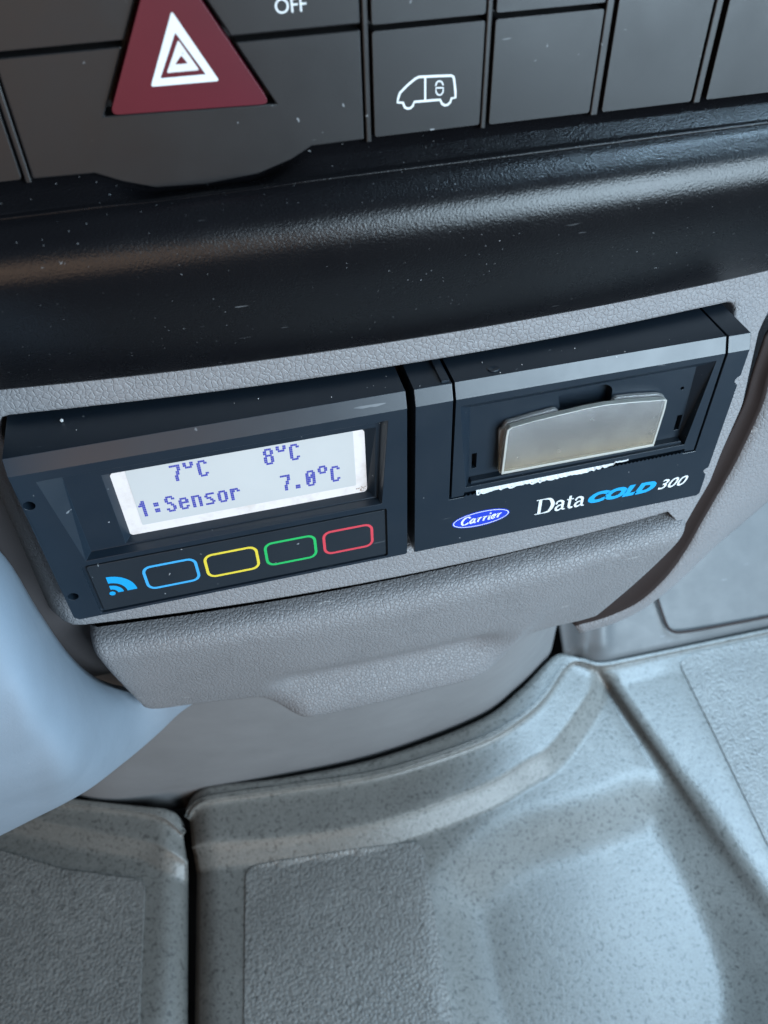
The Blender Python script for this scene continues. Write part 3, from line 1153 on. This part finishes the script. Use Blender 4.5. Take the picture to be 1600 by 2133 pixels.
put('glass', prism(rrect(23.6, 7.95, 78.9, 26.4, .4, 3), -SCRD, -SCRD + .32), M['lcd'], scr)
FONT = {
    '1': ['..#..', '.##..', '#.#..', '..#..', '..#..', '..#..', '..#..', '..#..'],
    ':': ['.....', '.....', '.##..', '.##..', '.....', '.##..', '.##..', '.....'],
    'S': ['.###.', '#...#', '#....', '.##..', '...#.', '....#', '#...#', '.###.'],
    'e': ['.....', '.....', '.###.', '#...#', '#####', '#....', '#...#', '.###.'],
    'n': ['.....', '.....', '####.', '#...#', '#...#', '#...#', '#...#', '#...#'],
    's': ['.....', '.....', '.####', '#....', '.##..', '...#.', '....#', '####.'],
    'o': ['.....', '.....', '.###.', '#...#', '#...#', '#...#', '#...#', '.###.'],
    'r': ['.....', '.....', '#.##.', '##..#', '#....', '#....', '#....', '#....'],
    '7': ['#####', '....#', '....#', '...#.', '...#.', '..#..', '..#..', '..#..'],
    '.': ['.....', '.....', '.....', '.....', '.....', '.....', '.##..', '.##..'],
    '0': ['.###.', '#...#', '#..##', '#.#.#', '##..#', '##..#', '#...#', '.###.'],
    'o^': ['.###.', '#...#', '#...#', '.###.', '.....', '.....', '.....', '.....'],
    'C': ['.###.', '#...#', '#....', '#....', '#....', '#....', '#...#', '.###.'],
    '8': ['.###.', '#...#', '#...#', '.###.', '#...#', '#...#', '#...#', '.###.'],
}
BOLD = {'1', 'C', 'n', 'e', 'o', 'r', '0', '8', 'S', 's'}


def lcd_line(chars, x0, yt, pitch, dot, dy, tall):
    for i, ch in enumerate(chars):
        if ch == ' ':
            continue
        ink = Ink(-SCRD + .36)
        y_up = -dy * 1.25 if ch == 'o^' else 0
        for rr_, line in enumerate(FONT[ch]):
            line = line + '.'
            line = ''.join('#' if c == '#' or (q and line[q - 1] == '#') else '.' for q, c in enumerate(line))
            for cc, px in enumerate(line):
                if px != '#':
                    continue
                wide = 1.0
                ax = x0 + i * pitch + cc * dot
                ay = yt + rr_ * dy + y_up
                if ay < 8.0:
                    continue
                ink.poly([(ax, ay), (ax + dot * .90 * wide, ay), (ax + dot * .90 * wide, ay + dy * .90), (ax, ay + dy * .90)])
                ink.k = 0
        if ink.v:
            ink.build('lcd_character', M['lcd_ink'], scr)


PITCH = 3.225
lcd_line([' ', ' ', ' ', '7', 'o^', 'C', ' ', ' ', ' ', ' ', '8', 'o^', 'C'], 24.05, 8.72, PITCH, .415, .655, 1)
lcd_line(['1', ':', 'S', 'e', 'n', 's', 'o', 'r', ' ', ' ', ' ', '7', '.', '0', 'o^', 'C'], 24.05, 18.28, PITCH, .415, .675, 1)
# rust spot on the corner of the rim
ink = Ink(-SCRD + .30)
for k in range(26):
    a, rad = random.uniform(0, 6.28), random.random() ** .7 * 1.5
    cx, cy, q = 80.2 + rad * math.cos(a), 28.0 + rad * .75 * math.sin(a), random.uniform(.06, .22)
    if cx < 81.3 and cy < 29.1:
        ink.poly([(cx + q * math.cos(t) * random.uniform(.6, 1.2), cy + q * math.sin(t) * random.uniform(.6, 1.2)) for t in [j * 1.047 for j in range(6)]])
ink.build('rust_spot', flat('rust', (.16, .07, .02), .8), scr)

kp = put('keypad', prism(rrect(8.0, 33.0, 85.3, 50.6, .5, 3), -1.0, -.25), M['membrane'], DU, label='flat black keypad strip with coloured key outlines', bevel=.12)
for nm, x0, x1, m in (('blue', 20.5, 34.6, 'sky'), ('yellow', 36.3, 50.6, 'yellow'), ('green', 52.2, 66.3, 'green'), ('red', 68.0, 82.0, 'red')):
    Ink(-.2).poly(rrect(x0, 36.9, x1, 46.1, 2.4, 6), [rrect(x0 + .75, 37.65, x1 - .75, 45.35, 1.7, 6)]).build('key', M[m], kp, label=nm + ' rounded key outline')
ink = Ink(-.2)
ox, oy = 11.5, 44.6
ink.poly(circle(ox + .1, oy - .05, .78, 16))
for ri, ro in ((1.55, 3.05), (4.0, 6.5)):
    ink.poly(arc(ox, oy - .1, ro, ro, -90, 0) + arc(ox, oy - .1, ri, ri, 0, -90))
ink.build('signal_emblem', M['cyan'], kp, label='bright blue radio wave symbol')

# ================================================================== printer unit
PU = thing('printer_unit', 'black printer unit of the recorder with smoky flap and torn paper', 'temperature recorder', (138, 55, -20))
XL, XR = 93.6, 182.2
r = Relief()
hat = [(103.2, .0), (175.7, .0)]


def uframe(r, d, pts):
    return r.add(pts, d)


# carcass: left block, right block and lower bar round the hatch; built as one U-shaped solid
U = [(XL, 0), (103.0, 0), (103.2, 33.6), (175.8, 33.0), (176.0, 0), (XR, 0), (XR, 8.0)]
U += [(XR + 1.25 * math.cos(math.radians(a)), 9.7 + 1.35 * math.sin(math.radians(a))) for a in (-100, -130, -160, -180, 160, 130, 100)]
U += [(XR, 11.4), (XR, 40.5)]
U += [(XR + 1.25 * math.cos(math.radians(a)), 42.1 + 1.35 * math.sin(math.radians(a))) for a in (-100, -130, -160, -180, 160, 130, 100)]
U += [(XR, 43.8), (XR, YB - .8), (XR - .8, YB), (XL, YB)]
f = r.add(U, 0)
mid = [(x, -4.0 if abs(y) < 1e-6 else y) for x, y in U]
i0 = len(r.v)
r.v += [(x, y, -1.7 if y == -4.0 else -1.7) for x, y in mid]
m_ = list(range(i0, i0 + len(mid)))
b = r.add(mid, -40)
r.wall(f, m_)
r.wall(m_, b)
r.face(f, [])
r.face(b, [])
put('housing', r.build('housing'), M['device'], PU, bevel=.22)

# hatch
r = Relief()
ho = [(104.9, 2.2), (173.4, 1.8), (171.6, 29.6), (107.7, 30.2)]
hi = [(108.6, 5.4), (170.2, 5.0), (171.2, 29.8), (109.6, 30.0)]
HD = 3.0
front = [(103.75, 0), (175.3, 0), (175.2, 32.4), (172.3, 32.3), (172.2, 31.4), (107.4, 32.0), (107.3, 33.0), (103.85, 33.1)]
f = r.add(front, -.05)
mid = [(x, -4.05 if abs(y) < 1e-6 else y) for x, y in front]
i0 = len(r.v)
r.v += [(x, y, -1.75) for x, y in mid]
m_ = list(range(i0, i0 + len(mid)))
b = r.add(mid, -38)
r.wall(f, m_)
r.wall(m_, b)
notch = round_poly([(132.0, 6.6), (145.0, 5.6), (147.2, 7.2), (147.4, 13), (134, 13.5)], 1.2)
sl1 = [(109.9, 21.2), (111.3, 21.2), (111.4, 26.4), (110.1, 26.5)]
sl2 = [(168.9, 21.0), (170.4, 21.0), (170.5, 26.2), (169.0, 26.3)]
t = r.add(ho, -.05)
q = r.add(hi, -HD)
r.wall(t, q)
r.level(q, -HD, [(notch, notch, 2.6, []), (sl1, sl1, 3, []), (sl2, sl2, 3, []), (circle(167.9, 11.6, .55, 12), circle(167.9, 11.6, .5, 12), 2, [])])
r.face(f, [t])
r.face(b, [])
HT = put('hatch', r.build('hatch'), M['device'], PU, label='black recessed paper hatch with a smoky flap', bevel=.22)
put('lip', prism(round_poly([(109.4, 29.3), (171.0, 28.9), (171.2, 30.6), (109.6, 31.0)], .5), -3.4, -1.0), M['device'], HT, bevel=.5)
# small screw on the hatch top and the release tab on the left block
ring_pts = circle(0, 0, 1.55, 18)
me = mesh('screw', [(114.4 + x, -4.05, -4.2 + y * .7) for x, y in ring_pts] + [(114.4 + x * .95, -4.35, -4.2 + y * .66) for x, y in ring_pts] + [(114.4 + x * .7, -4.3, -4.2 + y * .5) for x, y in ring_pts] + [(114.4, -4.12, -4.2)],
          [(i, (i + 1) % 18, 18 + (i + 1) % 18, 18 + i) for i in range(18)] + [(18 + i, 18 + (i + 1) % 18, 36 + (i + 1) % 18, 36 + i) for i in range(18)] + [(36 + i, 36 + (i + 1) % 18, 54) for i in range(18)])
put('screw', me, M['device'], HT)
tab = Relief()
a = tab.add([(100.6, -4.6), (102.5, -4.6), (102.5, -3.8), (100.6, -3.8)], -2.3)
b = tab.add([(100.6, -4.6), (102.5, -4.6), (102.5, -3.8), (100.6, -3.8)], -20)
tab.wall(a, b)
tab.face(a, [])
tab.face(b, [])
put('release_tab', tab.build('release_tab'), M['device'], PU, bevel=.15)

# smoky flap: back plate and front plate
back = [p[:2] for p in ((117.59, 28.56, -1.60), (116.38, 13.88, -1.60), (116.85, 13.23, -1.60), (117.54, 13.24, -1.60), (117.67, 11.93, -1.60), (118.29, 11.23, -1.60), (124.47, 10.32, -1.60), (130.89, 9.64, -1.60), (131.68, 10.00, -1.60), (132.76, 11.31, -1.60), (139.37, 11.24, -1.60), (146.53, 11.07, -1.60), (148.02, 9.43, -1.60), (153.80, 9.94, -1.60), (159.96, 10.86, -1.60), (161.90, 11.80, -1.60), (163.14, 16.96, -1.60), (163.11, 29.13, -1.60))]
frontp = [p[:2] for p in ((117.29, 27.23, 0.60), (117.41, 14.32, 0.60), (117.60, 11.98, 0.60), (118.51, 11.34, 0.60), (124.45, 10.54, 0.60), (131.67, 9.96, 0.60), (138.13, 9.49, 0.60), (143.87, 9.39, 0.60), (150.64, 9.98, 0.60), (156.70, 10.76, 0.60), (161.06, 11.27, 0.60), (161.65, 11.59, 0.60), (161.85, 14.50, 0.60), (161.45, 27.35, 0.60))]
FP = put('flap', prism(back, -2.6, -1.5), M['cover'], HT, label='smoky yellowed clear plastic flap', bevel=.2)
put('flap_face', prism(frontp, -.9, .6), M['cover'], FP, bevel=.28)
cxm, cym = sum(p[0] for p in frontp) / len(frontp), sum(p[1] for p in frontp) / len(frontp)
inset_l = [(x + (cxm - x) * .028, y + (cym - y) * .065) for x, y in frontp]
put('flap_rim', prism(frontp, -.95, .63, inset_l), M['cover_edge'], FP, bevel=.12)

# paper slot, serrated cutter and torn paper
put('paper_slot', prism([(107.0, 30.2), (172.4, 29.8), (172.6, 34.0), (107.0, 34.4)], -9, -4.2), M['dark'], PU)
teeth = []
n = 110
for k in range(n + 1):
    x = 107.4 + (172.0 - 107.4) * k / n
    yb_ = 33.45 - .6 * k / n
    teeth.append((x, yb_ - (.42 if k % 2 else 0)))
put('cutter', prism(teeth + [(172.0, 34.6), (107.4, 35.0)], -.35, -.02 + .06), M['device'], PU)
up_, dn_ = [], []
for k in range(71):
    x = 110.9 + (155.0 - 110.9) * k / 70
    w = k / 70
    up_.append((x, 30.9 - .5 * w, -.95))
    dn_.append((x, 33.5 - .7 * w - (1.3 * sstep(.8, 1, w)) + random.uniform(-.55, .30) - .35 * math.sin(w * 9) * (w > .3), .25))
g = [[(p[0], p[1] - .2, -6) for p in up_], up_, [((p[0] + q[0]) / 2, (p[1] + q[1]) / 2 - .1, -.45) for p, q in zip(up_, dn_)], dn_]
put('paper_strip', grid_mesh('paper_strip', g, face_to=(0, -.5, 1)), M['paper'], PU, label='torn white paper edge', solid=.12)

# lettering
def serif_data(parent):
    ink = Ink(.04)
    bx, by, H = 129.1, 46.3, 5.9
    xh = 3.9

    def P(x, y):
        return (bx + x, by - y)

    def st(pts, w):
        c = curve([(*p, 0) for p in pts], max(8, len(pts) * 5))
        ws = w if not isinstance(w, list) else [w[0] + (w[1] - w[0]) * math.sin(math.pi * i / (len(c) - 1)) for i in range(len(c))]
        ink.stroke([P(p[0], p[1]) for p in c], ws)
    # D
    ink.stroke([P(1.25, .12), P(1.25, H - .12)], .95)
    ink.stroke([P(0, .16), P(2.6, .16)], .32)
    ink.stroke([P(0, H - .16), P(2.6, H - .16)], .32)
    st([(2.4, H - .16), (4.2, H - .6), (5.15, H * .5), (4.2, .6), (2.4, .16)], [.34, 1.15])
    # a (two)
    for o in (6.0, 11.9):
        st([(o + .25, xh - .8), (o + .7, xh - .25), (o + 1.45, xh - .12), (o + 2.15, xh - .6), (o + 2.3, xh - 1.3), (o + 2.3, .7), (o + 2.65, .16), (o + 3.15, .25)], [.42, .85])
        st([(o + 2.2, xh * .55), (o + 1.1, xh * .5), (o + .35, xh * .30), (o + .55, .25), (o + 1.2, .16), (o + 2.2, .8)], [.34, .72])
        ink.poly(circle(*P(o + .35, xh - .95), .38, 10))
    # t
    st([(10.35, xh + 1.1), (10.3, 2.0), (10.35, .7), (10.75, .2), (11.5, .35)], [.7, .85])
    ink.stroke([P(9.4, xh - .2), P(11.5, xh - .2)], .36)
    ink.build('lettering', M['white'], parent, label='white serif word Data')


serif_data(PU)
print_text('lettering', 'COLD', 145.2, 166.3, 46.15, 4.35, .045, M['cyan'], PU, bold=.075, shear=.30, label='bright blue heavy slanted word COLD')
print_text('lettering', '300', 167.2, 176.3, 46.0, 3.75, .045, M['white'], PU, bold=.012, shear=.32, label='white slanted number 300')

# oval badge
ocx, ocy, orx, ory = 112.85, 43.3, 8.45, 3.05


def oval(k):
    out = []
    for i in range(40):
        a = 2 * math.pi * i / 40
        x, y = (orx - k) * math.cos(a), (ory - k) * math.sin(a)
        out.append((ocx + x + .0 * y, ocy + y - .035 * x))
    return out


bd = put('badge', prism(oval(0), -.1, .06), M['blue'], PU, label='blue oval badge with white script')
Ink(.09).poly(oval(.28), [oval(.52)]).build('badge_ring', M['white'], bd)


def script(parent):
    ink = Ink(.09)
    x0, yb, sl = 106.9, 44.75, .22

    def P(x, y):
        return (x0 + x + sl * y, yb - y - .045 * x)

    def st(pts, a=.30, b=.58):
        c = curve([(*p, 0) for p in pts], max(9, len(pts) * 5))
        ws = []
        for i in range(len(c)):
            q, s = c[max(0, i - 1)], c[min(len(c) - 1, i + 1)]
            dx, dy = s[0] - q[0], s[1] - q[1]
            ws.append(a + (b - a) * abs(dy) / (math.hypot(dx, dy) + 1e-6))
        ink.stroke([P(p[0], p[1]) for p in c], ws)
    st([(2.25, 2.3), (1.7, 2.85), (.8, 2.7), (.25, 1.9), (.2, .9), (.7, .15), (1.5, .12), (2.2, .6)], .34, .66)

    def a_(o):
        st([(o + 1.25, 1.55), (o + .7, 1.75), (o + .2, 1.1), (o + .25, .35), (o + .6, .12), (o + 1.15, .7)])
        st([(o + 1.35, 1.75), (o + 1.25, .5), (o + 1.5, .1), (o + 1.85, .3)])

    def r_(o):
        st([(o + .1, 1.45), (o + .45, 1.65), (o + .5, 1.2), (o + .45, .1)])
        st([(o + .5, 1.0), (o + .9, 1.6), (o + 1.3, 1.65)], .32, .5)

    def i_(o):
        st([(o + .1, 1.45), (o + .4, 1.6), (o + .35, .5), (o + .5, .12), (o + .85, .3)])
        ink.poly(circle(*P(o + .4, 2.45), .3, 10))

    def e_(o):
        st([(o + .25, .8), (o + 1.0, 1.0), (o + 1.1, 1.5), (o + .7, 1.72), (o + .25, 1.2), (o + .25, .5), (o + .65, .12), (o + 1.25, .4)])
    a_(2.5)
    r_(4.55)
    r_(6.15)
    i_(7.75)
    e_(8.75)
    r_(10.3)
    ink.build('badge_script', M['white'], parent)


script(bd)

# ================================================================== gear lever housing in the left foreground
lever = [
    [(21.35, 130.99, -21.00), (21.34, 131.02, -20.98), (21.33, 131.10, -20.96), (21.31, 131.18, -20.93), (21.28, 131.32, -20.91), (21.25, 131.50, -20.91), (21.22, 131.69, -20.92), (21.19, 131.87, -20.94), (21.16, 132.03, -20.97), (21.15, 132.12, -20.99), (21.14, 132.17, -21.00)],
    [(18.25, 129.41, -21.00), (18.21, 129.60, -20.93), (18.16, 129.84, -20.84), (18.07, 130.25, -20.74), (17.96, 130.83, -20.68), (17.83, 131.51, -20.66), (17.69, 132.29, -20.71), (17.57, 133.00, -20.79), (17.46, 133.63, -20.89), (17.40, 133.97, -20.96), (17.37, 134.18, -21.00)],
    [(13.67, 127.01, -21.00), (13.58, 127.44, -20.82), (13.44, 128.07, -20.62), (13.22, 129.09, -20.39), (12.93, 130.52, -20.25), (12.59, 132.20, -20.22), (12.22, 134.14, -20.33), (11.90, 135.83, -20.52), (11.61, 137.38, -20.75), (11.46, 138.22, -20.90), (11.36, 138.73, -21.00)],
    [(8.45, 124.18, -21.00), (8.28, 124.84, -20.56), (8.04, 125.88, -20.10), (7.60, 127.81, -19.62), (7.03, 130.45, -19.33), (6.33, 133.76, -19.30), (5.55, 137.51, -19.53), (4.88, 140.79, -19.86), (4.27, 143.76, -20.27), (3.96, 145.34, -20.52), (3.75, 146.34, -20.70)],
    [(2.19, 119.12, -20.23), (2.10, 119.28, -18.95), (1.91, 119.87, -17.52), (1.50, 121.39, -15.82), (0.86, 123.95, -14.34), (0.03, 127.41, -13.23), (-0.99, 131.77, -12.64), (-1.96, 136.01, -12.61), (-2.92, 140.26, -12.99), (-3.46, 142.69, -13.35), (-3.81, 144.28, -13.64)],
    [(-2.80, 106.47, -14.96), (-2.54, 105.22, -12.20), (-2.38, 104.36, -9.12), (-2.41, 104.21, -5.37), (-2.78, 105.43, -2.04), (-3.52, 108.26, 0.49), (-4.68, 112.82, 1.96), (-6.01, 118.15, 2.13), (-7.54, 124.40, 1.27), (-8.50, 128.35, 0.37), (-9.16, 131.07, -0.35)],
    [(-5.62, 88.57, -7.70), (-4.81, 85.55, -3.07), (-4.10, 82.93, 1.93), (-3.63, 81.18, 7.67), (-3.71, 81.51, 12.53), (-4.45, 84.29, 16.02), (-5.94, 89.90, 17.73), (-7.94, 97.38, 17.37), (-10.51, 106.97, 15.25), (-12.25, 113.48, 13.27), (-13.49, 118.14, 11.70)],
    [(-6.78, 66.10, -1.31), (-5.73, 62.88, 4.34), (-4.76, 60.02, 10.52), (-4.05, 58.11, 17.65), (-4.08, 58.67, 23.61), (-4.99, 62.16, 27.85), (-7.18, 69.90, 29.40), (-10.43, 81.07, 27.83), (-15.01, 96.63, 23.22), (-18.31, 107.78, 19.20), (-20.76, 116.05, 16.00)],
    [(-6.83, 40.12, 3.26), (-5.71, 37.50, 9.71), (-4.73, 35.42, 16.76), (-4.19, 34.90, 24.66), (-4.66, 37.37, 31.07), (-7.14, 45.74, 33.73), (-11.46, 59.50, 33.26), (-16.42, 75.00, 30.76), (-22.83, 94.73, 25.39), (-27.65, 109.41, 20.35), (-31.46, 120.95, 16.00)],
    [(-6.45, 15.74, 6.85), (-4.99, 13.15, 14.78), (-3.91, 11.73, 22.84), (-3.98, 13.61, 30.54), (-6.50, 21.86, 34.17), (-10.69, 34.56, 35.64), (-16.25, 51.00, 35.51), (-22.59, 69.25, 33.21), (-30.90, 92.59, 27.59), (-37.55, 110.98, 21.61), (-43.15, 126.31, 16.00)],
    [(-7.46, -4.63, 14.40), (-5.26, -7.79, 23.95), (-4.76, -7.16, 30.76), (-6.61, -0.88, 35.27), (-10.69, 10.65, 37.14), (-16.30, 26.01, 37.87), (-23.48, 45.22, 37.39), (-31.29, 65.63, 35.22), (-41.61, 91.79, 29.48), (-50.24, 113.13, 22.84), (-58.00, 132.09, 16.00)],
    [(-11.20, -19.68, 16.00), (-8.97, -21.67, 25.61), (-8.57, -20.12, 32.58), (-10.84, -12.90, 37.26), (-15.72, -0.31, 39.26), (-22.83, 17.14, 39.58), (-31.77, 38.70, 39.00), (-41.32, 61.25, 37.00), (-53.99, 90.05, 31.30), (-65.13, 114.56, 23.96), (-75.58, 137.16, 16.00)],
    [(-14.41, -35.03, 16.00), (-11.93, -36.16, 26.30), (-11.69, -33.68, 33.48), (-14.60, -25.32, 38.10), (-20.47, -11.51, 40.08), (-28.87, 7.27, 40.62), (-39.66, 30.91, 40.17), (-51.10, 55.47, 38.50), (-66.18, 86.53, 33.17), (-80.08, 113.94, 25.34), (-94.04, 140.84, 16.00)],
    [(-16.75, -46.20, 16.00), (-13.79, -47.02, 27.36), (-13.63, -43.93, 34.71), (-17.18, -34.65, 38.99), (-24.10, -19.74, 40.56), (-33.72, 0.22, 41.04), (-46.00, 25.30, 40.77), (-59.04, 51.41, 39.38), (-76.13, 84.18, 34.40), (-92.34, 113.69, 26.33), (-109.40, 143.91, 16.00)],
]
lever = [curve(r, 44) for r in lever]
g = rows_smooth(lever, 5)
back = [[(p[0] - 4, p[1] + 14 - 2 * k, p[2] - 12) for k, p in enumerate((r[0], r[-1]))] for r in g]
g = [[b[0]] + r + [b[1]] for r, b in zip(g, back)]
me = grid_mesh('lever_housing', g, face_to=(.7, 0, .7))
put('lever_housing', me, M['lever'], smooth=True, label='pale grey rounded gear lever housing in the left foreground', cat='lever housing')

# ================================================================== loose grit
bm = bmesh.new()
for k in range(34):
    if k < 18:
        p = (random.uniform(2, 180), -4.12, random.uniform(-8.5, -2.2))
    else:
        x = random.uniform(0, 180)
        p = (x, -58.6 - .3, -4.6)
        p = (x, 52.9, random.uniform(-3.2, -.6))
    s = random.choice((.06, .08, .10, .14)) * .001
    mtx = Matrix.Translation(V(p)) @ Matrix.Rotation(random.uniform(0, 6), 4, 'Z') @ Matrix.Scale(random.uniform(.8, 1.6), 4, (1, 0, 0))
    bmesh.ops.create_icosphere(bm, subdivisions=1, radius=s, matrix=mtx)
bmesh.ops.create_icosphere(bm, subdivisions=1, radius=.00045, matrix=Matrix.Translation(V((12.6, -4.5, -11.5))))
me = bpy.data.meshes.new('grit')
bm.to_mesh(me)
bm.free()
put('grit', me, flat('grit', (.5, .5, .5), .8), kind='stuff', label='pale specks of grit lying on the recorder')
